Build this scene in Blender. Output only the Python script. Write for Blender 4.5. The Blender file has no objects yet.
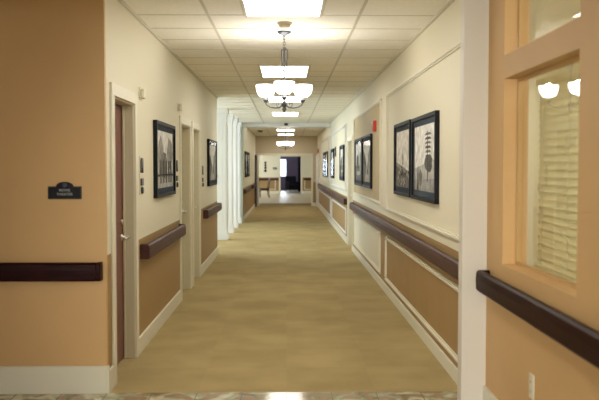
import bpy, bmesh, math, random
from mathutils import Vector, Matrix
random.seed(4)
PI = math.pi
sc = bpy.context.scene
COL = sc.collection
CEIL = 2.765
WL, WR = -1.22, 1.22

# ------------------------------------------------------------------ materials
def s2l(c):
    return tuple(((v/255.0)/12.92 if v <= 10 else (((v/255.0)+0.055)/1.055)**2.4) for v in c) + (1.0,)

def mat(name, col, rough=0.6, metal=0.0, noise=0.0, nscale=8.0, bump=0.0, bscale=60.0, spec=0.5,
        emit=None, estr=0.0, coat=0.0, grain=None):
    m = bpy.data.materials.new(name); m.use_nodes = True
    nt = m.node_tree; b = nt.nodes['Principled BSDF']
    b.inputs['Base Color'].default_value = tuple(col) + (1,) if len(col) == 3 else col
    b.inputs['Roughness'].default_value = rough
    b.inputs['Metallic'].default_value = metal
    b.inputs['Specular IOR Level'].default_value = spec
    b.inputs['Coat Weight'].default_value = coat
    if emit:
        b.inputs['Emission Color'].default_value = tuple(emit) + (1,)
        b.inputs['Emission Strength'].default_value = estr
    tc = nt.nodes.new('ShaderNodeTexCoord')
    if noise > 0:
        n = nt.nodes.new('ShaderNodeTexNoise'); n.inputs['Scale'].default_value = nscale
        n.inputs['Detail'].default_value = 6
        if grain:
            mp = nt.nodes.new('ShaderNodeMapping'); mp.inputs['Scale'].default_value = grain
            nt.links.new(tc.outputs['Object'], mp.inputs['Vector']); nt.links.new(mp.outputs[0], n.inputs['Vector'])
        else:
            nt.links.new(tc.outputs['Object'], n.inputs['Vector'])
        r = nt.nodes.new('ShaderNodeValToRGB')
        c = col[:3]
        r.color_ramp.elements[0].position = 0.3; r.color_ramp.elements[1].position = 0.7
        r.color_ramp.elements[0].color = tuple(v*(1-noise) for v in c) + (1,)
        r.color_ramp.elements[1].color = tuple(min(1, v*(1+noise)) for v in c) + (1,)
        nt.links.new(n.outputs['Fac'], r.inputs[0]); nt.links.new(r.outputs[0], b.inputs['Base Color'])
    if bump > 0:
        n2 = nt.nodes.new('ShaderNodeTexNoise'); n2.inputs['Scale'].default_value = bscale
        nt.links.new(tc.outputs['Object'], n2.inputs['Vector'])
        bp = nt.nodes.new('ShaderNodeBump'); bp.inputs['Strength'].default_value = bump
        bp.inputs['Distance'].default_value = 0.01
        nt.links.new(n2.outputs['Fac'], bp.inputs['Height']); nt.links.new(bp.outputs[0], b.inputs['Normal'])
    return m

CREAM = (.80, .75, .58)
TAN = (.38, .245, .10)
def split_wall(name, top, low, z):
    """painted wall: one colour over the wainscot line, another under it"""
    m = mat(name, top, rough=.55, bump=.05, bscale=150, spec=.35)
    nt = m.node_tree; b = nt.nodes['Principled BSDF']
    g = nt.nodes.new('ShaderNodeNewGeometry'); sx = nt.nodes.new('ShaderNodeSeparateXYZ')
    gt = nt.nodes.new('ShaderNodeMath'); gt.operation = 'GREATER_THAN'; gt.inputs[1].default_value = z
    mx = nt.nodes.new('ShaderNodeMix'); mx.data_type = 'RGBA'
    nt.links.new(g.outputs['Position'], sx.inputs[0]); nt.links.new(sx.outputs['Z'], gt.inputs[0])
    nt.links.new(gt.outputs[0], mx.inputs['Factor'])
    mx.inputs['A'].default_value = low + (1,); mx.inputs['B'].default_value = top + (1,)
    nt.links.new(mx.outputs['Result'], b.inputs['Base Color'])
    return m

M = {}
M['wall'] = split_wall('corridor_wall_paint', CREAM, TAN, .94)
M['cream'] = mat('cream_paint', CREAM, .55, bump=.05, bscale=150, spec=.35)
M['tan'] = mat('tan_paint', TAN, .6, noise=.05, nscale=3, spec=.3)
M['tan_light'] = mat('tan_panel_paint', (.52, .41, .21), .6, noise=.04, nscale=3, spec=.3)
M['orange'] = mat('orange_tan_paint', (.67, .43, .195), .55, noise=.03, nscale=2, bump=.05, bscale=150, spec=.35)
M['trim'] = mat('cream_gloss_trim', (.80, .755, .60), .35)
M['base'] = mat('cream_baseboard_paint', (.80, .77, .63), .4)
M['pilaster'] = mat('off_white_pilaster', (.74, .70, .62), .5)
M['jamb'] = mat('door_jamb_paint', (.66, .61, .44), .4)
M['white'] = mat('white_paint', (.84, .84, .82), .45)
M['greygreen'] = mat('grey_green_paint', (.52, .56, .47), .6)
M['ceil'] = mat('ceiling_tile', (.95, .915, .80), .85, noise=.03, nscale=40, bump=.25, bscale=220, spec=.2)
M['grid'] = mat('ceiling_grid_metal', (.66, .62, .50), .5)
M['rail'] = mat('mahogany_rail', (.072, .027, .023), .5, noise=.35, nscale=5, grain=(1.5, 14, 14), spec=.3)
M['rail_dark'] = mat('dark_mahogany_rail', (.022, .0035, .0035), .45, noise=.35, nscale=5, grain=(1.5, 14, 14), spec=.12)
M['door'] = mat('reddish_door_wood', (.17, .052, .038), .4, noise=.18, nscale=4, grain=(12, 12, 1.2), coat=.1)
M['darkdoor'] = mat('dark_door_wood', (.03, .02, .02), .45, noise=.3, nscale=4, grain=(12, 12, 1.2))
M['black'] = mat('black_lacquer', (.006, .006, .009), .5, spec=.2)
M['slate'] = mat('slate_mat_board', (.045, .062, .09), .9, spec=.1, noise=.06, nscale=60)
M['nickel'] = mat('brushed_nickel', (.10, .10, .115), .4, metal=.7)
M['steel'] = mat('satin_steel', (.72, .70, .65), .28, metal=.9)
M['plastic'] = mat('cream_plastic', (.74, .69, .52), .4)
M['beige'] = mat('beige_plastic', (.60, .50, .34), .4)
M['red'] = mat('red_alarm_plastic', (.62, .035, .018), .35)
M['lens'] = mat('clear_lens_plastic', (.75, .75, .75), .15)
M['dark'] = mat('dark_plastic', (.03, .03, .03), .3)
M['letter'] = mat('pale_letters', (.34, .35, .35), .6)
M['blind'] = mat('pale_blind_slats', (.80, .76, .58), .5)
M['wood'] = mat('brown_chair_wood', (.09, .035, .02), .4, noise=.3, nscale=5, grain=(2, 10, 10))
M['navy'] = mat('navy_room_paint', (.20, .155, .25), .7, noise=.05, nscale=3)
M['navycloth'] = mat('navy_fabric', (.012, .014, .045), .9, bump=.3, bscale=300)
M['greycloth'] = mat('charcoal_upholstery', (.03, .03, .045), .85, bump=.3, bscale=300)
M['sill'] = mat('pale_vinyl_floor', (.52, .44, .30), .42, noise=.08, nscale=2)

def emis(name, col, s):
    m = bpy.data.materials.new(name); m.use_nodes = True
    nt = m.node_tree; nt.nodes.clear()
    o = nt.nodes.new('ShaderNodeOutputMaterial'); e = nt.nodes.new('ShaderNodeEmission')
    e.inputs[0].default_value = tuple(col) + (1,); e.inputs[1].default_value = s
    nt.links.new(e.outputs[0], o.inputs[0]); return m
M['panel'] = emis('lit_diffuser', (1, .955, .87), 10.5)
M['shade'] = emis('lit_frosted_glass', (1, .965, .91), 14.0)

def translucent(m, c, f):
    nt = m.node_tree; b = nt.nodes['Principled BSDF']; o = nt.nodes['Material Output']
    t = nt.nodes.new('ShaderNodeBsdfTranslucent'); t.inputs[0].default_value = tuple(c) + (1,)
    x = nt.nodes.new('ShaderNodeMixShader'); x.inputs[0].default_value = f
    nt.links.new(b.outputs[0], x.inputs[1]); nt.links.new(t.outputs[0], x.inputs[2]); nt.links.new(x.outputs[0], o.inputs[0])
translucent(M['blind'], (.92, .88, .70), .6)
def glassmat(name, tint=(1, 1, 1), refl=1.0):
    m = bpy.data.materials.new(name); m.use_nodes = True
    nt = m.node_tree; nt.nodes.clear()
    o = nt.nodes.new('ShaderNodeOutputMaterial'); t = nt.nodes.new('ShaderNodeBsdfTransparent')
    g = nt.nodes.new('ShaderNodeBsdfGlossy'); g.inputs['Roughness'].default_value = 0.0
    lw = nt.nodes.new('ShaderNodeLayerWeight'); lw.inputs['Blend'].default_value = .5
    pw = nt.nodes.new('ShaderNodeMath'); pw.operation = 'POWER'; pw.inputs[1].default_value = 4.0; nt.links.new(lw.outputs['Facing'], pw.inputs[0])
    f = nt.nodes.new('ShaderNodeMath'); f.operation = 'MULTIPLY_ADD'; f.inputs[1].default_value = .9; f.inputs[2].default_value = .05; nt.links.new(pw.outputs[0], f.inputs[0])
    ml = nt.nodes.new('ShaderNodeMath'); ml.operation = 'MULTIPLY'; ml.inputs[1].default_value = refl; ml.use_clamp = True
    mx = nt.nodes.new('ShaderNodeMixShader'); t.inputs[0].default_value = tuple(tint) + (1,)
    nt.links.new(f.outputs[0], ml.inputs[0]); nt.links.new(ml.outputs[0], mx.inputs[0])
    nt.links.new(t.outputs[0], mx.inputs[1]); nt.links.new(g.outputs[0], mx.inputs[2])
    nt.links.new(mx.outputs[0], o.inputs[0]); return m
M['glass'] = glassmat('window_glass', (.98, .99, .97), .45)
M['picglass'] = glassmat('picture_glass', (1, 1, 1), .05)

def carpet():
    m = mat('beige_loop_carpet', (.44, .34, .165), .95, spec=.1)
    nt = m.node_tree; b = nt.nodes['Principled BSDF']
    tc = nt.nodes.new('ShaderNodeTexCoord')
    n1 = nt.nodes.new('ShaderNodeTexNoise'); n1.inputs['Scale'].default_value = 2.2; n1.inputs['Detail'].default_value = 5
    n2 = nt.nodes.new('ShaderNodeTexNoise'); n2.inputs['Scale'].default_value = 120; n2.inputs['Detail'].default_value = 2
    ck = nt.nodes.new('ShaderNodeTexChecker'); ck.inputs['Scale'].default_value = 1.64
    ck.inputs['Color1'].default_value = (.42, .42, .42, 1); ck.inputs['Color2'].default_value = (.58, .58, .58, 1)
    for n in (n1, n2, ck): nt.links.new(tc.outputs['Object'], n.inputs['Vector'])
    a = nt.nodes.new('ShaderNodeMath'); a.operation = 'MULTIPLY_ADD'; a.inputs[1].default_value = .55
    nt.links.new(n2.outputs['Fac'], a.inputs[0]); nt.links.new(n1.outputs['Fac'], a.inputs[2])
    a2 = nt.nodes.new('ShaderNodeMath'); a2.operation = 'MULTIPLY_ADD'; a2.inputs[1].default_value = .5
    nt.links.new(ck.outputs['Color'], a2.inputs[0]); nt.links.new(a.outputs[0], a2.inputs[2])
    r = nt.nodes.new('ShaderNodeValToRGB')
    r.color_ramp.elements[0].position = .65; r.color_ramp.elements[0].color = (.35, .265, .12, 1)
    r.color_ramp.elements[1].position = 1.35 if False else 1.0; r.color_ramp.elements[1].color = (.45, .345, .165, 1)
    r2 = nt.nodes.new('ShaderNodeMath'); r2.operation = 'MULTIPLY'; r2.inputs[1].default_value = .82
    nt.links.new(a2.outputs[0], r2.inputs[0]); nt.links.new(r2.outputs[0], r.inputs[0])
    nt.links.new(r.outputs[0], b.inputs['Base Color'])
    bp = nt.nodes.new('ShaderNodeBump'); bp.inputs['Strength'].default_value = .5; bp.inputs['Distance'].default_value = .006
    nt.links.new(n2.outputs['Fac'], bp.inputs['Height']); nt.links.new(bp.outputs[0], b.inputs['Normal'])
    return m
M['carpet'] = carpet()

def stone():
    m = mat('polished_stone_tile', (.4, .35, .25), .12)
    nt = m.node_tree; b = nt.nodes['Principled BSDF']
    tc = nt.nodes.new('ShaderNodeTexCoord')
    v = nt.nodes.new('ShaderNodeTexNoise'); v.inputs['Scale'].default_value = 5.5; v.inputs['Detail'].default_value = 7
    v.inputs['Distortion'].default_value = 1.2
    nt.links.new(tc.outputs['Object'], v.inputs['Vector'])
    r = nt.nodes.new('ShaderNodeValToRGB'); cr = r.color_ramp
    cr.elements[0].position = .30; cr.elements[0].color = (.10, .075, .045, 1)
    cr.elements[1].position = .74; cr.elements[1].color = (.74, .70, .52, 1)
    for p_, c_ in ((.42, (.30, .26, .13, 1)), (.48, (.38, .21, .13, 1)), (.54, (.34, .38, .24, 1)), (.62, (.62, .54, .38, 1))):
        e = cr.elements.new(p_); e.color = c_
    nt.links.new(v.outputs['Fac'], r.inputs[0])
    br = nt.nodes.new('ShaderNodeTexBrick'); br.inputs['Scale'].default_value = 1.0
    br.offset = 0; br.inputs['Brick Width'].default_value = .305; br.inputs['Row Height'].default_value = .305
    br.inputs['Mortar Size'].default_value = .004; br.inputs['Mortar'].default_value = (.2, .17, .12, 1)
    nt.links.new(tc.outputs['Object'], br.inputs['Vector'])
    nt.links.new(r.outputs[0], br.inputs['Color1']); nt.links.new(r.outputs[0], br.inputs['Color2'])
    nt.links.new(br.outputs['Color'], b.inputs['Base Color'])
    return m
M['stone'] = stone()

# ------------------------------------------------------------------ geometry helpers
class MB:
    def __init__(s): s.v = []; s.f = []; s.m = []; s.mats = []; s.sm = []
    def mi(s, m):
        if m not in s.mats: s.mats.append(m)
        return s.mats.index(m)
    def add(s, vs, fs, m, smooth=False, T=None):
        o = len(s.v)
        s.v += [tuple(T @ Vector(v)) if T else tuple(v) for v in vs]
        k = s.mi(m)
        for f in fs: s.f.append(tuple(i+o for i in f)); s.m.append(k); s.sm.append(smooth)
        return s
    def box(s, x0, x1, y0, y1, z0, z1, m, T=None):
        if x1 < x0: x0, x1 = x1, x0
        if y1 < y0: y0, y1 = y1, y0
        vs = [(x, y, z) for x in (x0, x1) for y in (y0, y1) for z in (z0, z1)]
        return s.add(vs, [(0, 1, 3, 2), (4, 6, 7, 5), (0, 4, 5, 1), (2, 3, 7, 6), (0, 2, 6, 4), (1, 5, 7, 3)], m, T=T)
    def lathe(s, prof, m, c=(0, 0, 0), n=24, T=None):
        vs = []; fs = []
        for (r, z) in prof:
            for k in range(n):
                a = 2*PI*k/n; vs.append((c[0]+r*math.cos(a), c[1]+r*math.sin(a), c[2]+z))
        for i in range(len(prof)-1):
            for k in range(n):
                fs.append((i*n+k, i*n+(k+1) % n, (i+1)*n+(k+1) % n, (i+1)*n+k))
        fs.append(tuple(range(n-1, -1, -1))); fs.append(tuple((len(prof)-1)*n+k for k in range(n)))
        return s.add(vs, fs, m, True, T)
    def tube(s, pts, r, m, n=8, T=None):
        pts = [Vector(p) for p in pts]; vs = []; fs = []
        rr = r if isinstance(r, (list, tuple)) else [r]*len(pts)
        prev = None
        for i, p in enumerate(pts):
            t = (pts[min(i+1, len(pts)-1)] - pts[max(i-1, 0)]).normalized()
            if prev is None:
                a = t.orthogonal().normalized()
            else:
                a = (prev - t*prev.dot(t)).normalized()
            prev = a; b = t.cross(a)
            for k in range(n):
                an = 2*PI*k/n; vs.append(p + (a*math.cos(an)+b*math.sin(an))*rr[i])
        for i in range(len(pts)-1):
            for k in range(n):
                fs.append((i*n+k, i*n+(k+1) % n, (i+1)*n+(k+1) % n, (i+1)*n+k))
        fs.append(tuple(range(n-1, -1, -1))); fs.append(tuple((len(pts)-1)*n+k for k in range(n)))
        return s.add(vs, fs, m, True, T)
    def prism(s, poly, x0, x1, m, axis='x', T=None):
        """extrude a 2-D outline; axis x: outline in (y,z); axis y: outline in (x,z)"""
        n = len(poly); P = (lambda p, t: (t, p[0], p[1])) if axis == 'x' else (lambda p, t: (p[0], t, p[1]))
        vs = [P(p, x0) for p in poly] + [P(p, x1) for p in poly]
        fs = [(i, (i+1) % n, n+(i+1) % n, n+i) for i in range(n)] + [tuple(range(n-1, -1, -1)), tuple(range(n, 2*n))]
        return s.add(vs, fs, m, T=T)
    def build(s, name, parent=None, bevel=0.0, kind=None):
        me = bpy.data.meshes.new(name); me.from_pydata(s.v, [], s.f)
        for m in s.mats: me.materials.append(m)
        for i, p in enumerate(me.polygons): p.material_index = s.m[i]; p.use_smooth = s.sm[i]
        bm = bmesh.new(); bm.from_mesh(me); bmesh.ops.recalc_face_normals(bm, faces=bm.faces); bm.to_mesh(me); bm.free()
        o = bpy.data.objects.new(name, me); COL.objects.link(o)
        if parent: o.parent = parent
        if kind: o['kind'] = kind
        if bevel:
            b = o.modifiers.new('bevel', 'BEVEL'); b.width = bevel; b.segments = 2; b.limit_method = 'ANGLE'
        return o

def thing(name, label, cat, loc=(0, 0, 0), rz=0, group=None):
    o = bpy.data.objects.new(name, None); COL.objects.link(o)
    o.location = loc; o.rotation_euler = (0, 0, rz); o['label'] = label; o['category'] = cat
    o.empty_display_size = .1
    if group: o['group'] = group
    return o
def tag(o, label, cat, group=None):
    o['label'] = label; o['category'] = cat
    if group: o['group'] = group
    return o
KIDS = {}
def dup(src, loc, rz, label, group=None):
    r = src.copy(); COL.objects.link(r); r.location = loc; r.rotation_euler = (0, 0, rz); r['label'] = label
    if group: r['group'] = group
    def rec(a, b):
        for ch in [q for q in list(COL.objects) if q.parent == a]:
            c = ch.copy(); COL.objects.link(c); c.parent = b; rec(ch, c)
    rec(src, r); return r
def struct(name, mb, bevel=0): return mb.build(name, None, bevel, 'structure')
ONL, ONR, FACE = PI/2, -PI/2, 0.0     # facing +X on the left wall, -X on the right wall, -Y

# ------------------------------------------------------------------ the shell
m = MB(); m.box(WL-.4, WR+.4, 5.42, 34.0, -.05, 0, M['carpet']); m.box(-4, WL-.4, 14.1, 22.7, -.05, 0, M['carpet'])
m.box(-3.2, WL-.4, 31.6, 34, -.05, 0, M['carpet']); m.box(WR+.4, 3.2, 31.6, 34, -.05, 0, M['carpet'])
m.box(-3.6, -1.62, 5.42, 14.1, -.05, 0, M['carpet']); m.box(1.62, 4.3, 5.42, 22.7, -.05, 0, M['carpet'])
m.box(-5.2, 4.3, -3.2, 5.42, -.05, 0, M['stone']); m.box(-3.2, 3.2, 34, 54, -.05, 0, M['sill'])
struct('floor', m)

m = MB(); m.box(-5.2, 4.3, -3.2, 5.5, CEIL, CEIL+.1, M['ceil']); m.box(WR+.3, 4.3, 5.5, 9.1, CEIL, CEIL+.1, M['ceil']); m.box(WL-.3, WR+.3, 5.5, 31.7, CEIL, CEIL+.1, M['ceil'])
m.box(-4, WL-.3, 14.0, 22.7, CEIL, CEIL+.1, M['ceil']); m.box(-3.2, 3.2, 31.7, 54, CEIL, CEIL+.1, M['ceil'])
struct('ceiling', m)
m = MB()
TP = .628
g = M['grid']; zt = CEIL-.004
for x in (-.63, .59): m.box(x-.012, x+.012, 5.0, 31.6, zt, CEIL, g)
LIGHTS = [(5.32, 6.50), (9.68, 10.93), (13.80, 15.03), (17.84, 19.08), (25.9, 27.1), (29.55, 30.75)]
for a, b in LIGHTS:
    for x in (-.335, .285): m.box(x-.01, x+.01, a-.1, b+.03, zt, CEIL, g)
y = 6.51 - 2*TP
while y < 31.5:
    m.box(WL, WR, y-.010, y+.010, zt+.001, CEIL, g); y += TP
for x, d in ((WL, 1), (WR, -1)):
    m.box(x, x+d*.022, 5.45, 14.1 if x < 0 else 31.6, CEIL-.022, CEIL, g)
m.box(WL, WL+.022, 22.9, 31.6, CEIL-.022, CEIL, g)
for x in (-4.3, -3.7, -3.1, -2.5, -1.85, -1.24, -.63, .59, 1.2): m.box(x-.012, x+.012, -3, 5.3, zt, CEIL, g)
y = 5.2
while y > -3: m.box(-5, 1.2, y-.012, y+.012, zt+.001, CEIL, g); y -= 1.22
struct('trim_1', m)

TH = .20
# left corridor wall with three door openings
def wall_with_doors(name, x0, x1, ya, yb, doors, mt, head=2.04):
    m = MB(); y = ya
    for a, b in doors:
        m.box(x0, x1, y, a, 0, CEIL, mt); m.box(x0, x1, a, b, head, CEIL, mt); y = b
    m.box(x0, x1, y, yb, 0, CEIL, mt)
    return struct(name, m)
DL = [(5.65, 6.42), (9.22, 10.08), (10.40, 11.16)]
wall_with_doors('wall_left', WL-TH, WL, 5.45, 14.12, DL, M['wall'])
DR = [(14.72, 15.72)]
wall_with_doors('wall_right', WR, WR+TH, 4.94, 31.7, DR, M['wall'])
m = MB(); m.box(WL-TH, WL, 22.4, 31.7, 0, CEIL, M['wall']); struct('wall_left_far', m)
# the orange-tan wall that faces the camera, left of the corridor mouth
m = MB(); m.box(-5.0, WL-.0, 5.41, 5.45, 0, CEIL, M['orange']); m.box(-5.0, WL-TH, 5.45, 5.6, 0, CEIL, M['orange']); struct('wall_front', m)
# lobby walls round the camera
m = MB(); m.box(-5.2, -5.0, -3.2, 5.6, 0, CEIL, M['orange']); struct('wall_lobby_left', m)
m = MB(); m.box(-5.2, -3.4, -3.2, -3.0, 0, CEIL, M['cream']); m.box(.8, 1.6, -3.2, -3.0, 0, CEIL, M['cream'])
m.box(-3.4, .8, -3.2, -3.0, 0, .5, M['cream']); m.box(-3.4, .8, -3.2, -3.0, 2.0, CEIL, M['cream']); struct('wall_back', m)
m = MB()
for z in (.5, 1.94): m.box(-3.4, .8, -3.16, -3.08, z, z+.06, M['white'])
for x in (-3.4, -2.02, -.64, .74): m.box(x, x+.06, -3.16, -3.08, .56, 1.94, M['white'])
wn = struct('window_6', m)  # unseen window, added to go with the fill light behind the camera
MB().box(-3.34, .74, -3.13, -3.125, .56, 1.94, M['glass']).build('window_glass', wn)
# unseen block added over the lobby, to shade the top of the orange wall
m = MB(); m.box(-5.0, -.95, 3.2, 4.35, 2.47, CEIL, M['cream']); struct('trim_7', m)
# near right wall with the two-light window
O = M['orange']
m = MB(); XA, XB = WR, WR+.14
m.box(XA, XB, -3.0, 3.33, 0, CEIL, O); m.box(XA, XB, 4.49, 4.94, 0, CEIL, O)
m.box(XA, XB, 3.33, 4.49, 0, .99, O); m.box(XA, XB, 3.33, 4.49, 2.035, 2.165, O); m.box(XA, XB, 3.33, 4.49, 2.70, CEIL, O)
struct('wall_right_near', m)
# office behind the window
m = MB(); oc = mat('office_wall_paint', (.74, .68, .47), .6)
m.box(4.2, 4.3, -.2, 9, 0, CEIL, oc); m.box(XB, 4.3, -.3, -.2, 0, CEIL, oc); m.box(XB+.07, 4.3, 9, 9.1, 0, CEIL, oc)
struct('wall_office', m)
# pilaster at the corridor mouth
m = MB(); m.box(1.070, WR+.01, 4.84, 4.945, 0, CEIL, M['pilaster']); struct('trim_2', m, .004)
# beam with the bay
m = MB(); m.box(WL-.1, WR, 22.42, 22.85, 2.665, CEIL, M['white']); struct('trim_3', m, .005)
# wall around the far opening
FY = 31.6
m = MB(); c = M['cream']
far_mt = split_wall('far_wall_paint', (.62, .52, .36), TAN, .94)
m.box(WL, WR, FY, FY+.15, 2.06, CEIL, far_mt); m.box(WL, -1.10, FY, FY+.15, 0, 2.06, far_mt); m.box(.99, WR, FY, FY+.15, 0, 2.06, far_mt)
m.box(-3.2, WL, FY+.1, FY+.15, 0, CEIL, far_mt); m.box(WR, 3.2, FY+.1, FY+.15, 0, CEIL, far_mt)
struct('wall_far', m)
m = MB(); t = M['trim']
m.box(-1.10, .99, FY-.02, FY+.17, 2.0, 2.075, t); m.box(-1.16, -1.09, FY-.02, FY+.17, 0, 2.075, t); m.box(.98, 1.05, FY-.02, FY+.17, 0, 2.075, t)
struct('trim_4', m, .004)
# vestibule beyond and its doorway
VY = 46.0
m = MB(); w = M['wall']
m.box(-3.2, -.36, VY, VY+.15, 0, CEIL, w); m.box(.84, 3.2, VY, VY+.15, 0, CEIL, w); m.box(-.36, .84, VY, VY+.15, 2.16, CEIL, w)
m.box(-3.3, -3.2, FY+.1, 40, 0, CEIL, w); m.box(-3.3, -3.2, 45, VY, 0, CEIL, w); m.box(-3.3, -3.2, 40, 45, 0, .6, w); m.box(-3.3, -3.2, 40, 45, 2.3, CEIL, w); m.box(3.2, 3.3, FY+.1, VY, 0, CEIL, w)
struct('wall_end', m)
m = MB(); m.box(-.44, -.34, VY-.02, VY+.17, 0, 2.24, t); m.box(.82, .92, VY-.02, VY+.17, 0, 2.24, t); m.box(-.34, .82, VY-.02, VY+.17, 2.15, 2.24, t)
struct('trim_5', m, .004)
m = MB()
for z in (.6, 2.24): m.box(-3.28, -3.22, 40, 45, z, z+.06, M['white'])
for q in (40, 42.47, 44.94): m.box(-3.28, -3.22, q, q+.06, .66, 2.24, M['white'])
wn = struct('window_7', m)  # unseen side window, added to go with the vestibule fill
MB().box(-3.255, -3.25, 40.06, 44.94, .66, 2.24, M['glass']).build('window_glass', wn)
# navy room with the window
RY = 53.0
m = MB(); n = M['navy']
m.box(-3.2, -1.0, RY, RY+.15, 0, CEIL, n); m.box(0.0, 3.2, RY, RY+.15, 0, CEIL, n); m.box(-1, 0, RY, RY+.15, 0, .89, n); m.box(-1, 0, RY, RY+.15, 2.08, CEIL, n)
m.box(-3.3, -3.2, VY+.15, RY, 0, CEIL, n); m.box(3.2, 3.3, VY+.15, RY, 0, CEIL, n)
m.box(-3.2, -.45, VY+.15, VY+.17, 0, CEIL, n); m.box(.93, 3.2, VY+.15, VY+.17, 0, CEIL, n)
struct('wall_navy_room', m)
m = MB()
m.box(-1.0, 0, RY+.02, RY+.1, .89, .94, M['white']); m.box(-1.0, 0, RY+.02, RY+.1, 2.03, 2.08, M['white'])
m.box(-1.0, -.95, RY+.02, RY+.1, .89, 2.08, M['white']); m.box(-.04, 0, RY+.02, RY+.1, .89, 2.08, M['white'])
wn = struct('window_2', m, 0)
MB().box(-.95, -.04, RY+.055, RY+.06, .94, 2.03, M['glass']).build('window_glass', wn)
# daylight bay on the left: end walls and window wall
m = MB()
m.box(-4.0, WL-TH, 14.0, 14.12, 0, CEIL, M['cream']); struct('wall_bay_front', m)
m = MB(); m.box(-4.0, WL, 22.38, 22.46, 0, CEIL, M['greygreen']); struct('wall_bay_back', m)
m = MB()
m.box(-4.1, -4.0, 14.0, 22.46, 0, .5, M['cream']); m.box(-4.1, -4.0, 14.0, 22.46, 2.5, CEIL, M['cream'])
for a in (14.0, 16.6, 19.3, 22.0): m.box(-4.1, -4.0, a, a+.46, .5, 2.5, M['cream'])
struct('wall_bay_left', m)
for i, a in enumerate((14.46, 17.06, 19.76)):
    b = a+2.14 if i < 2 else 22.0
    if i == 1: b = 19.3
    m = MB()
    m.box(-4.08, -4.02, a, b, .5, .56, M['white']); m.box(-4.08, -4.02, a, b, 2.44, 2.5, M['white'])
    for q in (a, (a+b)/2-.025, b-.05): m.box(-4.08, -4.02, q, q+.05, .56, 2.44, M['white'])
    wn = struct('window_%d' % (3+i), m)
    MB().box(-4.055, -4.05, a+.05, b-.05, .56, 2.44, M['glass']).build('window_glass', wn)

# ------------------------------------------------------------------ doors
def door(n, side, a, b, wood, handle_far=True, lever=True):
    """frame, casing and slab of a corridor door; side -1 left wall, +1 right wall"""
    X = WL if side < 0 else WR; s = side
    m = MB(); j = M['jamb']; cs = M['trim']
    e = .085
    # casings on the corridor face
    for y0, y1 in ((a-e, a), (b, b+e)):
        m.box(X-s*.018, X+s*.001, y0, y1, 0, 2.04+e, cs)
    m.box(X-s*.018, X+s*.001, a, b, 2.04, 2.04+e, cs)
    # jamb liners through the wall
    m.box(X, X+s*.19, a, a+.012, 0, 2.04, j); m.box(X, X+s*.19, b-.012, b, 0, 2.04, j); m.box(X, X+s*.19, a+.012, b-.012, 2.028, 2.04, j)
    # stops
    m.box(X+s*.07, X+s*.085, a+.012, a+.03, 0, 2.028, j); m.box(X+s*.07, X+s*.085, b-.03, b-.012, 0, 2.028, j)
    d = struct('door_%d' % n, m, .003)
    sl = MB().box(X+s*.088, X+s*.132, a+.015, b-.015, .012, 2.025, wood).build('door_leaf', d, .003)
    if lever:
        yy = b-.085; zz = .985
        h = MB(); T = Matrix.Translation((X+s*.088, yy, zz)) @ Matrix.Rotation(-s*PI/2, 4, 'Y')
        h.lathe([(.026, 0), (.026, .008), (.011, .012), (.010, .055), (.013, .06), (.0, .062)], M['steel'], T=T, n=20)
        h.tube([(X+s*.035, yy, zz), (X+s*.033, yy-.03, zz), (X+s*.035, yy-.11, zz-.004)], [.012, .010, .007], M['steel'])
        h.build('door_handle', sl)
        h = MB(); h.lathe([(.022, 0), (.022, .01), (.018, .014), (0, .014)], M['steel'], T=Matrix.Translation((X+s*.088, yy, zz+.12)) @ Matrix.Rotation(-s*PI/2, 4, 'Y'), n=18)
        h.build('deadbolt', sl)
    return d
door(1, -1, *DL[0], M['door']); door(2, -1, *DL[1], M['jamb']); door(3, -1, *DL[2], M['jamb']); door(4, 1, *DR[0], M['white'])
# open double-door leaves of the far opening
def leaf(n, x0, x1, wood):
    m = MB(); m.box(x0, x1, 30.62, 31.56, .012, 2.0, wood); d = struct('door_%d' % n, m, .003)
    s = 1 if x0 < 0 else -1; xi = x1 if x0 < 0 else x0
    MB().box(xi, xi+s*.035, 30.72, 31.45, .98, 1.03, M['steel']).build('push_bar', d, .004)
leaf(5, -1.215, -1.16, M['darkdoor']); leaf(6, 1.16, 1.215, M['white'])

# ------------------------------------------------------------------ baseboards
def base(name, boxes, mt='base'):
    m = MB()
    for x0, x1, y0, y1, h in boxes:
        m.box(x0, x1, y0, y1, 0, h, M[mt])
        m.box(x0, x1, y0, y1, h, h+.006, M[mt])
    return struct(name, m, .003)
bt = .016
base('baseboard_left', [(WL, WL+bt, 5.42, 5.56, .15), (WL, WL+bt, 6.51, 9.13, .135), (WL, WL+bt, 10.17, 10.31, .135), (WL, WL+bt, 11.25, 14.12, .135), (WL-.1, WL+bt, 14.12, 14.14, .135), (WL, WL+bt, 22.46, 30.6, .135)])
base('baseboard_right', [(WR-bt, WR, 4.95, 14.63, .10), (WR-bt, WR, 15.81, 31.58, .12)])
base('baseboard_front', [(-5, WL+.0, 5.394, 5.41, .185), (WL, WL+bt, 5.394, 5.42, .185)])
base('baseboard_right_near', [(WR-bt, WR, -3, 4.87, .195)])
base('baseboard_end', [(-3.2, -.44, VY-.02, VY, .17), (.92, 3.2, VY-.02, VY, .17), (1.05, WR, FY-.02, FY, .13)])

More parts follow.
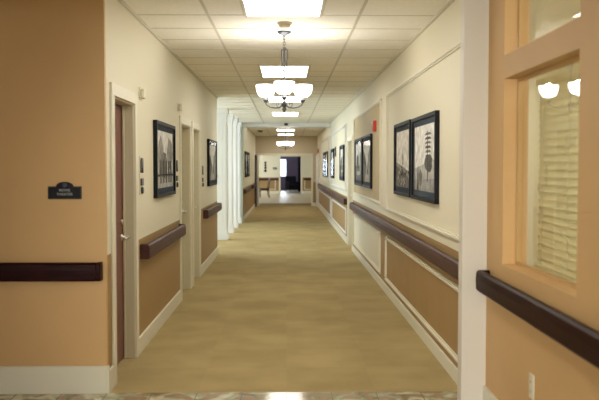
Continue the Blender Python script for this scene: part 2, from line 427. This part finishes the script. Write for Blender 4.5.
# ------------------------------------------------------------------ panel mouldings on the right wall
def panel(n, y0, y1, z0, z1, fill=None, mt='trim', X=WR, s=-1, w=.044, d=.026):
    m = MB(); t = M[mt]
    def strip(a, b, c_, e):
        m.box(X, X+s*d*.55, a, b, c_, e, t)
        if b-a > e-c_: m.box(X, X+s*d, a, b, c_+w*.32, e-w*.32, t)
        else: m.box(X, X+s*d, a+w*.32, b-w*.32, c_, e, t)
    strip(y0, y1, z1-w, z1); strip(y0, y1, z0, z0+w); strip(y0, y0+w, z0+w, z1-w); strip(y1-w, y1, z0+w, z1-w)
    if fill: m.box(X, X+s*.003, y0+w, y1-w, z0+w, z1-w, M[fill])
    return struct('trim_%d' % n, m, .0015)
panel(10, 5.05, 9.62, 1.015, 2.42)
panel(11, 5.05, 9.70, .155, .70, 'tan')
panel(12, 10.25, 14.30, 1.05, 2.42, 'tan_light')
panel(13, 10.30, 14.40, .155, .70, 'cream')
panel(14, 16.3, 21.9, 1.05, 2.42, None, 'white')
panel(15, 16.25, 21.3, .16, .70, 'tan', 'white')
panel(16, 22.9, 29.6, 1.05, 2.42, None)
panel(17, 21.9, 30.2, .16, .70, 'tan', 'white')
panel(18, -2.6, -.55, .2, .74, 'tan', X=VY, s=-1) if False else None
# framed tan panel on the end wall
m = MB()
for a, b in ((-2.9, -.62), (1.02, 2.9)):
    m.box(a, b, VY-.014, VY, .24, .28, t); m.box(a, b, VY-.014, VY, .78, .82, t)
    m.box(a, a+.05, VY-.014, VY, .24, .82, t); m.box(b-.05, b, VY-.014, VY, .24, .82, t)
struct('trim_19', m)

# ------------------------------------------------------------------ handrails
def handrail(label, L, loc, rz, wood, group='wooden handrails along the walls'):
    """local x runs along the wall, -y points into the room; loc is the middle of the run"""
    r = thing('handrail', label, 'handrail', loc, rz, group)
    h = .0625
    prof = [(-.042, -h), (-.072, -h), (-.080, -h+.010), (-.082, 0.01), (-.078, h-.014), (-.066, h), (-.044, h), (-.036, h-.012), (-.040, .01)]
    MB().prism(prof, -L/2+.03, L/2-.03, wood).build('rail', r, .003)
    for s in (-1, 1):
        cap = [(0, -h), (-.070, -h), (-.080, -h+.010), (-.082, .01), (-.078, h-.012), (-.066, h), (0, h)]
        xs = sorted((s*(L/2-.03), s*L/2))
        MB().prism(cap, xs[0], xs[1], wood).build('end_cap', r, .006)
    k = max(2, int(L/1.1)); 
    for i in range(k):
        x = -L/2 + L*(i+.5)/k
        b = MB(); b.box(x-.02, x+.02, -.044, 0, -.035, .02, M['dark']); b.build('bracket', r, .003)
    return r
ZR = .8385
R, RD = M['rail'], M['rail_dark']
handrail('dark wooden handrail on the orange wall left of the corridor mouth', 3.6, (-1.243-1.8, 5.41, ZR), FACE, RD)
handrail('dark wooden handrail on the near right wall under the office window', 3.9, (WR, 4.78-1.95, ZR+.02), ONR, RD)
handrail('wooden handrail on the left wall between the first two doors', 2.42, (WL, 7.86, ZR-.005), ONL, R)
handrail('short wooden handrail on the left wall past the third door', 2.4, (WL, 12.9, ZR+.01), ONL, R)
handrail('longest wooden handrail, on the right wall under the big framed prints', 9.45, (WR, 9.72, ZR+.005), ONR, R)
handrail('handrail on the daylit right wall opposite the white columns', 13.6, (WR, 22.75, ZR+.01), ONR, R)
handrail('far left handrail just past the white columns', 3.4, (WL, 24.3, ZR+.01), ONL, R)
handrail('far left handrail next to the open dark door leaf', 2.6, (WL, 29.0, ZR+.01), ONL, R)
handrail('handrail on the end wall left of the dark doorway', 2.3, (-1.6, VY, ZR), FACE, R)
handrail('handrail on the end wall right of the dark doorway', 1.6, (1.8, VY, ZR), FACE, R)

# ------------------------------------------------------------------ framed prints
def greys(k): return mat('print_grey_%d' % int(k*100), (k, k*.975, k*.92), .85, spec=.1, noise=.28, nscale=14)
GR = {k: greys(k) for k in (.04, .10, .2, .34, .5, .82)}
def blob(cx, cz, rx, rz_, n=12, j=.18):
    return [(cx+rx*math.cos(2*PI*i/n)*(1+random.uniform(-j, j)), cz+rz_*math.sin(2*PI*i/n)*(1+random.uniform(-j, j))) for i in range(n)]
def print_mesh(kind, w, h):
    m = MB(); y = [-.0195]
    def poly(p, k):
        y[0] -= .00012
        p = [(min(w/2, max(-w/2, a)), min(h/2, max(-h/2, b))) for a, b in p]
        m.add([(a, y[0], b) for a, b in p], [tuple(range(len(p)))], GR[k])
    rect = lambda a, b, c_, d, k: poly([(a, c_), (b, c_), (b, d), (a, d)], k)
    rect(-w/2, w/2, -h/2, h/2, .82)
    if kind == 'people':
        rect(-w/2, w/2, -h/2, -h*.22, .5)
        poly(blob(-.28*w, .05*h, .2*w, .34*h), .34); poly(blob(.3*w, .12*h, .17*w, .3*h), .34)
        poly(blob(-.1*w, -.1*h, .26*w, .26*h), .2)
        for x in (-.3, -.12, .05, .22, .36):
            poly([(x*w-.06*w, -.42*h), (x*w-.05*w, -.02*h), (x*w+.05*w, -.02*h), (x*w+.06*w, -.42*h)], .10)
            poly(blob(x*w, .05*h, .03*w, .055*h, j=.05), .34)
        rect(-w/2, w/2, -.30*h, -.26*h, .04)
        for i in range(9): rect((-.46+.11*i)*w, (-.44+.11*i)*w, -h/2, -.28*h, .5)
    elif kind == 'tower':
        poly([(-w/2, -.05*h), (-.2*w, -.1*h), (w/2, -.22*h), (w/2, -h/2), (-w/2, -h/2)], .34)
        poly([(-w/2, -.12*h), (0, -.2*h), (w/2, -.34*h), (w/2, -h/2), (-w/2, -h/2)], .2)
        poly([(-.02*w, -.1*h), (.02*w, .2*h), (.06*w, -.1*h)], .2); poly(blob(.02*w, .02*h, .05*w, .08*h), .34)
        for i in range(34):
            x = random.uniform(-.47, .47); z = random.uniform(-.47, -.14-.1*max(0, x))
            poly(blob(x*w, z*h, .028*w, .03*h, 7), random.choice((.04, .10, .5)))
    elif kind == 'pagoda':
        rect(-w/2, w/2, -h/2, -.28*h, .34)
        poly([(-w/2, -.16*h), (w/2, -.02*h), (w/2, -.30*h), (-w/2, -.34*h)], .5)
        for i in range(8): poly([(.02*w+.012*i*w, (.34-.065*i)*h), (.36*w-.004*i*w, (.34-.065*i)*h), (.30*w, (.375-.065*i)*h), (.10*w, (.375-.065*i)*h)], .10 if i % 2 else .2)
        poly(blob(.22*w, -.08*h, .2*w, .13*h), .10); rect(.17*w, .2*w, -.35*h, .4*h, .04)
        poly([(-.34*w, -.5*h), (-.30*w, -.02*h), (-.26*w, -.5*h)], .04); poly(blob(-.16*w, -.3*h, .1*w, .12*h), .2)
    elif kind == 'street':
        poly([(-w/2, -h/2), (-w/2, .3*h), (-.25*w, .16*h), (-.08*w, -.05*h), (0, -h/2)], .2)
        poly([(w/2, -h/2), (w/2, .38*h), (.2*w, .2*h), (.08*w, -.05*h), (0, -h/2)], .34)
        poly([(-.3*w, -h/2), (0, -.06*h), (.35*w, -h/2)], .5)
        for i in range(6): rect((-.45+.06*i)*w, (-.42+.06*i)*w, -.1*h, (.2-.04*i)*h, .04)
        poly(blob(.1*w, -.25*h, .06*w, .07*h), .04)
    else:
        rect(-w/2, w/2, -h/2, -.1*h, .2); poly(blob(-.2*w, .02*h, .22*w, .2*h), .10); poly(blob(.27*w, 0, .16*w, .26*h), .34)
        rect(-.03*w, .01*w, -.4*h, .35*h, .04); poly(blob(-.01*w, -.3*h, .3*w, .06*h), .5)
    return m
def picture(label, kind, yc, zc, w, h, rz, X, cat='picture', group='black framed photographs on the corridor walls'):
    r = thing('framed_photograph', label, cat, (X, yc, zc), rz, group)
    f = .034
    m = MB(); b = M['black']
    m.box(-w/2, w/2, -.038, 0, h/2-f, h/2, b); m.box(-w/2, w/2, -.038, 0, -h/2, -h/2+f, b)
    m.box(-w/2, -w/2+f, -.038, 0, -h/2+f, h/2-f, b); m.box(w/2-f, w/2, -.038, 0, -h/2+f, h/2-f, b)
    m.box(-w/2+.005, w/2-.005, -.008, 0, -h/2+.005, h/2-.005, b)
    m.build('frame', r, .002)
    MB().box(-w/2+f, w/2-f, -.019, -.008, -h/2+f, h/2-f, M['slate']).build('mat_board', r)
    g_ = .058
    print_mesh(kind, w-2*f-2*g_-.03, h-2*f-2*g_+.01).build('photograph_print', r)
    MB().box(-w/2+f, w/2-f, -.0292, -.0285, -h/2+f, h/2-f, M['picglass']).build('glazing', r)
    return r
picture('black framed group photograph on the left wall above the first handrail', 'people', 7.96, 1.612, 1.22, .72, ONL, WL)
picture('black framed photograph on the left wall beyond the third door', 'street', 13.0, 1.607, 1.36, .73, ONL, WL)
picture('nearest framed print on the right wall, tall spire and pale sky', 'pagoda', 6.98, 1.617, 1.22, .75, ONR, WR)
picture('framed print of a crowded slope and tower, second on the right wall', 'tower', 8.26, 1.622, 1.12, .755, ONR, WR)
picture('framed photograph on the tan panel nearest the red fire alarm', 'street', 11.95, 1.622, 1.28, .78, ONR, WR)
picture('framed photograph on the tan panel, farther one from the fire alarm', 'lake', 13.3, 1.622, 1.28, .78, ONR, WR)
picture('first framed photograph past the right wall door, opposite the columns', 'lake', 17.32, 1.63, 1.15, .76, ONR, WR)
picture('second framed photograph past the right wall door, by the small black sign', 'street', 20.9, 1.63, 1.15, .76, ONR, WR)
picture('framed photograph on the right wall just past the white ceiling beam', 'tower', 24.0, 1.62, 1.15, .76, ONR, WR)
picture('last framed photograph on the right wall', 'lake', 25.4, 1.62, 1.15, .76, ONR, WR)
picture('framed photograph on the left wall just past the grey-green pillar', 'lake', 23.85, 1.62, 1.15, .76, ONL, WL)
picture('last framed photograph on the left wall', 'people', 25.2, 1.62, 1.15, .76, ONL, WL)

# ------------------------------------------------------------------ small wall things
# bronze-black sign with arched top and two lines of writing
r = thing('wall_sign', 'black plaque with arched top reading MOVIE THEATER on the orange wall', 'sign', (-1.4915, 5.41, 1.368))
def sign_outline(hw, h0, h1, aw, ah):
    p = [(-hw, -h0), (hw, -h0), (hw, h1)]
    for i in range(11):
        a = PI*i/10; p.append((aw*math.cos(a), h1+ah*math.sin(a)))
    p.append((-hw, h1)); return p
m = MB(); m.prism(sign_outline(.113, .044, .042, .058, .031), -.010, 0, M['black'], 'y'); m.build('plate', r, .002)
m = MB()
for (x0, x1, z0, z1) in ((-.108, .108, -.040, -.038), (-.108, -.106, -.040, .038), (.106, .108, -.040, .038), (-.108, -.058, .036, .038), (.058, .108, .036, .038)):
    m.box(x0, x1, -.0112, -.0098, z0, z1, mat('bronze_line', (.10, .085, .06), .4))
m.build('border', r)
m = MB(); m.lathe([(.016, 0), (.016, .002), (0, .0022)], mat('bronze_relief', (.07, .08, .10), .4), T=Matrix.Translation((0, -.0098, .052)) @ Matrix.Rotation(PI/2, 4, 'X'), n=18)
m.build('emblem', r)
for txt, z, s in (('MOVIE', .008, .024), ('THEATER', -.019, .024)):
    cu = bpy.data.curves.new('sign_text', 'FONT'); cu.body = txt; cu.size = s; cu.align_x = 'CENTER'; cu.extrude = .0006
    cu.space_character = 1.08; cu.offset = .0006
    cu.materials.append(M['letter'])
    tmp = bpy.data.objects.new('tmp_text', cu); me = bpy.data.meshes.new_from_object(tmp); me.materials.clear(); me.materials.append(M['letter'])
    bpy.data.objects.remove(tmp)
    o = bpy.data.objects.new('lettering', me); COL.objects.link(o); o.parent = r
    o.location = (0, -.0106, z); o.rotation_euler = (PI/2, 0, 0)

def room_sign(label, y, z, dz=0):
    r = thing('room_sign', label, 'sign', (WL, y, z), ONL, 'vertical door signs on the left wall')
    m = MB(); m.box(-.075, .075, -.006, 0, -.15, .17, M['plastic']); m.build('plate', r, .002)
    m = MB(); m.prism([(-.05, .03), (-.03, .03), (0, .10), (.03, .03), (.05, .03), (.05, .12), (.03, .155), (-.03, .155), (-.05, .12)], -.016, -.006, M['dark'], 'y'); m.build('arched_clip', r, .002)
    m = MB(); m.box(-.05, .05, -.018, -.006, -.075, -.015, M['dark']); m.build('number_plate', r, .003)
    m = MB(); m.lathe([(.03, 0), (.03, .012), (.02, .018), (0, .018)], M['dark'], T=Matrix.Translation((0, -.006, -.115)) @ Matrix.Rotation(PI/2, 4, 'X'), n=18); m.build('round_knob', r)
    return r
room_sign('vertical sign with dark clips between first door and group photograph', 6.72, 1.46)
room_sign('vertical sign with dark clips just before the second left door', 8.87, 1.46)
room_sign('vertical sign with dark clips just past the third left door', 11.6, 1.40)

def dome_light(label, y, z):
    r = thing('call_light', label, 'call light', (WL, y, z), ONL, 'cream call lights above the left doors')
    MB().box(-.058, .058, -.008, 0, -.05, .05, M['trim']).build('base_plate', r, .003)
    m = MB(); m.prism([(-.04, -.04), (.04, -.04), (.04, .04), (-.04, .04)], -.045, -.008, M['trim'], 'y'); m.build('lens', r, .012)
dome_light('small cream call light beside the top of the first left door', 6.72, 2.15)
dome_light('cream call light above the second left door', 9.1, 2.21)

r = thing('thermostat', 'small cream thermostat at the end of the near left wall', 'thermostat', (WL, 13.95, 1.38), ONL)
MB().box(-.05, .05, -.02, 0, -.04, .04, M['plastic']).build('cover', r, .005)
MB().box(-.03, .03, -.022, -.0195, -.008, .02, M['dark']).build('display', r)

def alarm(label, loc, rz):
    r = thing('fire_alarm', label, 'fire alarm', loc, rz, 'red fire alarms on the right wall')
    MB().box(-.06, .06, -.045, 0, -.075, .075, M['red']).build('housing', r, .008)
    m = MB()
    for i in range(4): m.box(-.035, .035, -.049, -.044, -.055+.014*i, -.048+.014*i, M['dark'])
    m.build('horn_grille', r)
    m = MB(); m.prism([(-.028, .012), (.028, .012), (.028, .058), (-.028, .058)], -.066, -.044, M['lens'], 'y'); m.build('strobe_lens', r, .008)
    return r
a1 = alarm('red fire alarm strobe near top of tan panel on the right wall', (WR, 10.9, 2.095), ONR)
dup(a1, (WR, 30.4, 2.15), ONR, 'red fire alarm high on the far right wall, past the last photograph')

r = thing('hanging_sign', 'small black sign high on the right wall between two photographs', 'sign', (WR, 19.8, 1.92), ONR)
MB().box(-.10, .10, -.02, 0, -.12, .12, M['black']).build('plate', r, .004)
MB().box(-.07, .07, -.0215, -.0195, -.03, .03, M['letter']).build('face_panel', r)

# wall outlet near the bottom right
r = thing('wall_outlet', 'cream outlet plate low on the near right wall', 'outlet', (WR, 3.91, .452), ONR)
MB().box(-.036, .036, -.007, 0, -.062, .062, mat('ivory_plate', (.80, .74, .58), .35)).build('cover_plate', r, .003)
for z in (-.024, .024):
    s_ = MB().box(-.016, .016, -.0095, -.0065, z-.014, z+.014, M['plastic']).build('socket', r, .003)
    MB().box(-.007, -.005, -.0102, -.0094, z-.006, z+.006, M['dark']).box(.005, .007, -.0102, -.0094, z-.005, z+.005, M['dark']).build('slots', s_)

# ornament and box on the end wall
r = thing('wall_ornament', 'dark vertical wall ornament on the cream end wall above the chair', 'ornament', (-1.22, VY, 1.54), FACE)
MB().tube([(0, -.03, -.30), (0, -.035, 0), (0, -.03, .30)], .014, M['black']).build('rod', r)
for z, q in ((.25, .075), (.10, .065), (-.05, .07), (-.22, .085)):
    MB().lathe([(0, -.055), (q*.6, -.045), (q, 0), (q*.6, .045), (0, .055)], M['black'], c=(0, -.045, z), n=16).build('scroll_boss', r)
r = thing('wall_box', 'small dark box on the end wall left of the dark doorway', 'box', (-.66, VY, 1.46), FACE)
MB().box(-.11, .11, -.06, 0, -.06, .06, M['dark']).build('housing', r, .01)
MB().box(-.08, .08, -.064, -.059, -.03, .03, M['letter']).build('face_panel', r)

# ceiling sensors
def detector(name, label, x, y, mt, rr=.055, z=CEIL):
    r = thing(name, label, 'smoke detector' if 'smoke' in name else 'camera', (x, y, z))
    MB().lathe([(rr*1.15, 0), (rr*1.15, -.012), (rr*1.0, -.016), (0, -.016)], mt).build('base_ring', r)
    MB().lathe([(rr*.95, -.016), (rr*.85, -.034), (rr*.5, -.048), (0, -.05)], mt).build('cover', r)
detector('smoke_detector', 'round beige smoke detector between first ceiling light and chandelier', -.015, 6.86, M['beige'])
detector('security_camera', 'black dome camera on the ceiling at the far left', -.885, 27.0, M['dark'], .085)
r = thing('motion_sensor', 'tiny black sensor on the face of the white ceiling beam', 'sensor', (-.01, 22.42, 2.735))
MB().box(-.05, .05, -.03, 0, -.04, .03, M['dark']).build('housing', r, .01)
MB().lathe([(.03, 0), (.028, .015), (.0, .024)], M['dark'], T=Matrix.Translation((0, -.03, -.005)) @ Matrix.Rotation(PI/2, 4, 'X'), n=14).build('lens', r)

# ------------------------------------------------------------------ ceiling lights
lg = 'recessed ceiling light panels of the corridor'
r0 = thing('ceiling_light', 'nearest ceiling light, cut off by the top of the picture', 'ceiling light', (-.025, 5.91, CEIL), 0, lg)
m = MB(); w_ = .31; l_ = .625
for x0, x1, y0, y1 in ((-w_, w_, -l_, -l_+.022), (-w_, w_, l_-.022, l_), (-w_, -w_+.022, -l_+.022, l_-.022), (w_-.022, w_, -l_+.022, l_-.022)):
    m.box(x0, x1, y0, y1, -.014, 0, M['trim'])
m.build('frame', r0, .002)
MB().box(-w_+.022, w_-.022, -l_+.022, l_-.022, -.008, -.002, M['panel']).build('diffuser', r0)
LL = ['ceiling light seen behind the nearest chandelier stem', 'ceiling light hidden behind the bowls of the nearest chandelier',
      'ceiling light just in front of the white beam', 'ceiling light just behind the white beam', 'farthest ceiling light of the corridor']
for (a, b), lb in zip(LIGHTS[1:], LL):
    dup(r0, (-.025, (a+b)/2, CEIL), 0, lb)
dup(r0, (0, 1.3, CEIL), 0, 'lobby ceiling light overhead of the viewer')
dup(r0, (-.1, -1.6, CEIL), 0, 'lobby ceiling light behind the viewer')
dup(r0, (3.4, 3.0, CEIL), 0, 'ceiling light of the office behind the blind')
dup(r0, (3.2, 5.7, CEIL), 0, 'added fill light of the office right of the pilaster')  # this and the next three are added, unseen, to brighten blind and office
dup(r0, (3.2, 7.7, CEIL), 0, 'added fill light of the office farthest down the corridor')
dup(r0, (2.3, .9, CEIL), 0, 'added fill light of the office nearest the camera side')
dup(r0, (2.2, 2.8, CEIL), 0, 'added fill light of the office close behind the near window')
dup(r0, (0, 36, CEIL), 0, 'ceiling light of the vestibule past the far opening, nearer one')
dup(r0, (-1.4, 44, CEIL), 0, 'ceiling light of the vestibule by the wall ornament')

# ------------------------------------------------------------------ chandeliers
def lamp(name, loc, power, col, rad=.04):
    l = bpy.data.lights.new(name, 'POINT'); l.energy = power; l.color = col; l.shadow_soft_size = rad
    o = bpy.data.objects.new(name, l); COL.objects.link(o); o.location = loc; return o
BOWL_W = 9.0
def chandelier(label, x, y, rot):
    r = thing('chandelier', label, 'chandelier', (x, y, CEIL), rot, 'bowl chandeliers hanging in the corridor')
    N = M['nickel']
    MB().lathe([(.062, 0), (.064, -.008), (.05, -.018), (.018, -.03), (.010, -.045), (0, -.05)], N).build('canopy', r)
    m = MB()
    for k in range(4):
        c0 = Vector((0, 0, -.055-.026*k)); P = []
        for i in range(13):
            a = 2*PI*i/12; v = Vector((.010*math.cos(a), 0, .018*math.sin(a)))
            if k % 2: v = Vector((0, v.x, v.z))
            P.append(c0+v)
        m.tube(P, .0028, N, 6)
    m.build('chain', r)
    m = MB(); m.lathe([(.008, -.14), (.014, -.145), (.010, -.155), (.014, -.17), (.008, -.175), (.008, -.63), (.02, -.635), (.03, -.655), (.02, -.675), (.012, -.685), (.022, -.70), (.010, -.72), (.004, -.735), (0, -.74)], N, n=20)
    m.build('stem', r)
    m = MB()
    for k in range(3):
        a = 2*PI*k/3+.4; ca, sa = math.cos(a), math.sin(a)
        m.tube([(.008*ca, .008*sa, -.15), (.03*ca, .03*sa, -.165), (.032*ca, .032*sa, -.24), (.022*ca, .022*sa, -.32), (.010*ca, .010*sa, -.36)], .0055, N)
    m.build('stem_cage', r)
    zb = -.585
    for k in range(3):
        a = -PI/2 + 2*PI*k/3; ca, sa = math.cos(a), math.sin(a)
        P = [(.02, -.665), (.05, -.682), (.095, -.685), (.145, -.675), (.182, -.655), (.196, -.635), (.196, -.612)]
        m = MB(); m.tube([(q*ca, q*sa, z) for q, z in P], .0065, N)
        S = [(.05, -.69), (.075, -.672), (.085, -.65), (.07, -.635), (.055, -.645), (.06, -.66)]
        m.tube([(q*ca, q*sa, z) for q, z in S], .004, N)
        arm = m.build('arm', r)
        MB().lathe([(.0, -.03), (.010, -.028), (.022, -.012), (.024, .0), (.014, .006)], N, c=(.196*ca, .196*sa, zb-.02), n=16).build('bowl_cup', arm)
        # open frosted bowl, outer and inner wall
        out = [(.012, 0), (.045, .006), (.068, .024), (.081, .052), (.087, .082), (.089, .112)]
        inn = [(.084, .112), (.082, .084), (.076, .056), (.064, .030), (.042, .011), (.0, .006)]
        m = MB(); m.lathe([(0, 0)]+out+inn, M['shade'], c=(.196*ca, .196*sa, zb), n=28)
        m.build('glass_bowl', r)
    return r
CH1 = (-.02, 7.3); CH2 = (-.03, 24.0)
c1 = chandelier('nearest three bowl nickel chandelier hanging from the corridor ceiling', CH1[0], CH1[1], .0)
c2 = dup(c1, (CH2[0], CH2[1], CEIL), .0, 'distant chandelier beyond the white ceiling beam')
for (cx, cy), p in ((CH1, 5.5), (CH2, 4.0)):
    for k in range(3):
        a = -PI/2+2*PI*k/3
        lamp('bulb_light', (cx+.196*math.cos(a), cy+.196*math.sin(a), CEIL-.585+.104), p, (1, .96, .90), .03)

# ------------------------------------------------------------------ white columns by the daylight bay
cg = 'white columns along the daylit bay'
cr = thing('column', 'nearest white square column of the left bay', 'column', (-1.40, 17.02, 0), 0, cg)
m = MB(); m.box(-.14, .14, -.14, .14, .16, 2.60, M['white'])
for q in (-.105, -.035, .035, .105):
    for s in (-1, 1):
        m.box(q-.012, q+.012, s*.14, s*.146, .3, 2.45, M['white']); m.box(s*.14, s*.146, q-.012, q+.012, .3, 2.45, M['white'])
m.build('shaft', cr, .004)
m = MB(); m.box(-.17, .17, -.17, .17, 0, .12, M['white']); m.box(-.155, .155, -.155, .155, .12, .16, M['white']); m.build('plinth', cr, .004)
m = MB(); m.box(-.155, .155, -.155, .155, 2.60, 2.66, M['white']); m.box(-.175, .175, -.175, .175, 2.66, CEIL, M['white']); m.build('capital', cr, .004)
dup(cr, (-1.40, 18.75, 0), 0, 'second nearest white square column of the left bay')
dup(cr, (-1.40, 20.35, 0), 0, 'third nearest white square column of the left bay')
dup(cr, (-1.40, 22.0, 0), 0, 'farthest white square column, next to the grey-green pillar')

# ------------------------------------------------------------------ near window: frame, glass, blind
m = MB(); fm = M['orange']
def ring(y0, y1, z0, z1):
    m.box(1.295, 1.325, y0, y1, z0, z0+.018, fm); m.box(1.295, 1.325, y0, y1, z1-.018, z1, fm)
    m.box(1.295, 1.325, y0, y0+.018, z0+.018, z1-.018, fm); m.box(1.295, 1.325, y1-.018, y1, z0+.018, z1-.018, fm)
ring(3.33, 4.49, .99, 2.035); ring(3.33, 4.49, 2.165, 2.70)
wn = struct('window_1', m, .002)
MB().box(1.286, 1.290, 3.34, 4.48, 1.0, 2.025, M['glass']).build('window_glass', wn)
MB().box(1.286, 1.290, 3.34, 4.48, 2.175, 2.69, M['glass']).build('transom_glass', wn)
r = thing('window_blind', 'pale horizontal slat blind behind the near right window glass', 'blind', (1.41, 3.91, 2.0), 0)
MB().box(-.025, .025, -.54, .53, -.02, .02, M['blind']).build('head_rail', r, .003)
m = MB(); z = -.045
while z > -1.0:
    T = Matrix.Translation((0, 0, z)) @ Matrix.Rotation(math.radians(74), 4, 'Y')
    m.box(-.0245, .0245, -.54, .53, -.0008, .0008, M['blind'], T=T); z -= .041
m.build('slats', r)
MB().box(-.02, .02, -.54, .53, -1.03, -1.005, M['blind']).build('bottom_rail', r, .003)
m = MB()
for q in (-.4, 0, .4): m.tube([(-.027, q, -.02), (-.027, q, -1.01)], .0015, M['blind'], 5)
m.build('ladder_cords', r)
m = MB(); m.tube([(-.035, .42, -.02), (-.036, .42, -.45), (-.035, .421, -.55)], .002, M['plastic'], 5)
m.lathe([(.003, 0), (.008, -.012), (.008, -.035), (0, -.04)], M['beige'], c=(-.035, .421, -.55), n=10); m.build('pull_cord', r)

# ------------------------------------------------------------------ chair, armchair and curtain at the far end
W = M['wood']
r = thing('side_chair', 'dark wooden chair by the end wall at the far left', 'chair', (-1.12, 40.3, 0), math.radians(-80))
MB().box(-.22, .22, -.22, .22, .43, .475, M['greycloth']).build('seat', r, .012)
m = MB(); m.box(-.21, .21, -.21, -.19, .37, .43, W); m.box(-.21, .21, .19, .21, .37, .43, W); m.box(-.21, -.19, -.19, .19, .37, .43, W); m.box(.19, .21, -.19, .19, .37, .43, W); m.build('seat_frame', r, .003)
for x in (-.2, .2):
    MB().tube([(x, -.2, .43), (x*1.03, -.22, .2), (x*1.03, -.215, 0)], [.022, .018, .014], W).build('leg', r)
    MB().tube([(x, .2, .43), (x, .21, .2), (x*1.02, .26, 0)], [.022, .018, .014], W).build('leg', r)
    MB().tube([(x, .2, .43), (x, .22, .7), (x*.95, .28, .98)], [.022, .019, .016], W).build('back_post', r)
m = MB(); m.box(-.19, .19, .262, .285, .86, .97, W); m.box(-.19, .19, .222, .24, .58, .62, W)
for q in (-.1, 0, .1): m.box(q-.03, q+.03, .236, .254, .61, .87, W)
m.build('backrest', r, .004)

A = M['greycloth']
r = thing('armchair', 'dark upholstered armchair inside the dark far doorway', 'armchair', (.42, 50.4, 0), math.radians(25))
MB().box(-.30, .30, -.32, .28, .22, .46, A).build('seat_cushion', r, .05)
MB().box(-.40, .40, -.34, .36, .12, .24, A).build('base', r, .03)
m = MB(); m.prism([(.20, .2), (.36, .2), (.46, .92), (.38, .98), (.30, .9)], -.36, .36, A); m.build('backrest', r, .04)
for s in (-1, 1):
    MB().box(s*.30, s*.42, -.34, .34, .2, .62, A).build('armrest', r, .04)
    for q in (-.28, .3): MB().tube([(s*.34, q, .13), (s*.35, q*1.05, 0)], [.025, .016], W).build('leg', r)
r = thing('curtain', 'floor length navy curtain at the right side of the far doorway', 'curtain', (.95, 49.0, 0), 0)
P = []; n_ = 60
for i in range(n_+1):
    x = -.24+.6*i/n_; P.append((x, .04*math.sin(i*1.05)))
vs = []; fs = []
for zz in (.03, 2.45):
    for (x, yy) in P: vs.append((x, yy, zz))
for (x, yy) in P: vs.append((x, yy+.006, 2.45))
for (x, yy) in P: vs.append((x, yy+.006, .03))
k = n_+1
for i in range(n_):
    for a_, b_ in ((0, 1), (1, 2), (2, 3), (3, 0)): fs.append((a_*k+i, a_*k+i+1, b_*k+i+1, b_*k+i))
m = MB(); m.add(vs, fs, M['navycloth'], True); m.build('drape', r)
MB().tube([(-.35, 0, 2.48), (.45, 0, 2.48)], .014, M['nickel']).build('curtain_rod', r)

# ------------------------------------------------------------------ daylight and added fill lamps
wd = bpy.data.worlds.new('World'); sc.world = wd; wd.use_nodes = True
bg = wd.node_tree.nodes['Background']; bg.inputs[0].default_value = (.72, .85, 1.0, 1); bg.inputs[1].default_value = 4.0
def area(name, loc, rot, sx, sy, power, col):
    l = bpy.data.lights.new(name, 'AREA'); l.shape = 'RECTANGLE'; l.size = sx; l.size_y = sy; l.energy = power; l.color = col
    o = bpy.data.objects.new(name, l); COL.objects.link(o); o.location = loc; o.rotation_euler = rot; return o
area('bay_daylight', (-3.9, 18.3, 1.5), (0, -PI/2, 0), 2.0, 7.4, 125, (.72, .86, 1.0))
area('lobby_fill', (-1.3, -2.95, 1.2), (PI/2, 0, 0), 4.0, 1.3, 18, (1, .93, .80))  # warm fill added behind the camera to lift the surfaces facing it
sp = bpy.data.lights.new('lobby_fill_spot', 'SPOT'); sp.energy = 830; sp.color = (1, .93, .80); sp.spot_size = math.radians(41); sp.spot_blend = 1.0; sp.shadow_soft_size = .12  # added fill spot for the near walls, stands for no known fixture
so = bpy.data.objects.new('lobby_fill_spot', sp); COL.objects.link(so); so.location = (-1.7, -1.6, 2.2)
so.rotation_euler = (Vector((.45, 5.2, .95)) - Vector(so.location)).to_track_quat('-Z', 'Y').to_euler()
area('vestibule_fill', (-3.1, 42.5, 1.5), (0, -PI/2, 0), 1.5, 4.6, 35, (1, .95, .86))  # fill added out of view to brighten the end wall
area('far_window_daylight', (-.5, RY-.05, 1.5), (-PI/2, 0, 0), .9, 1.1, 60, (.75, .85, 1.0))

# ------------------------------------------------------------------ camera
cd = bpy.data.cameras.new('camera'); co = bpy.data.objects.new('camera', cd); COL.objects.link(co)
co.location = (0, 0, 1.54)
co.rotation_euler = (PI/2 - math.atan(33/800), 0, -math.atan(13/800))
cd.sensor_width = 36; cd.lens = 36*800/599
cd.clip_start = .05; cd.clip_end = 200
cd.dof.use_dof = True; cd.dof.focus_distance = 8.5; cd.dof.aperture_fstop = 2.6
sc.camera = co

vs_ = sc.view_settings
sc.display_settings.display_device = 'sRGB'
vs_.view_transform = 'Standard'; vs_.look = 'None'; vs_.exposure = 0.0; vs_.gamma = 1.0; vs_.use_curve_mapping = False
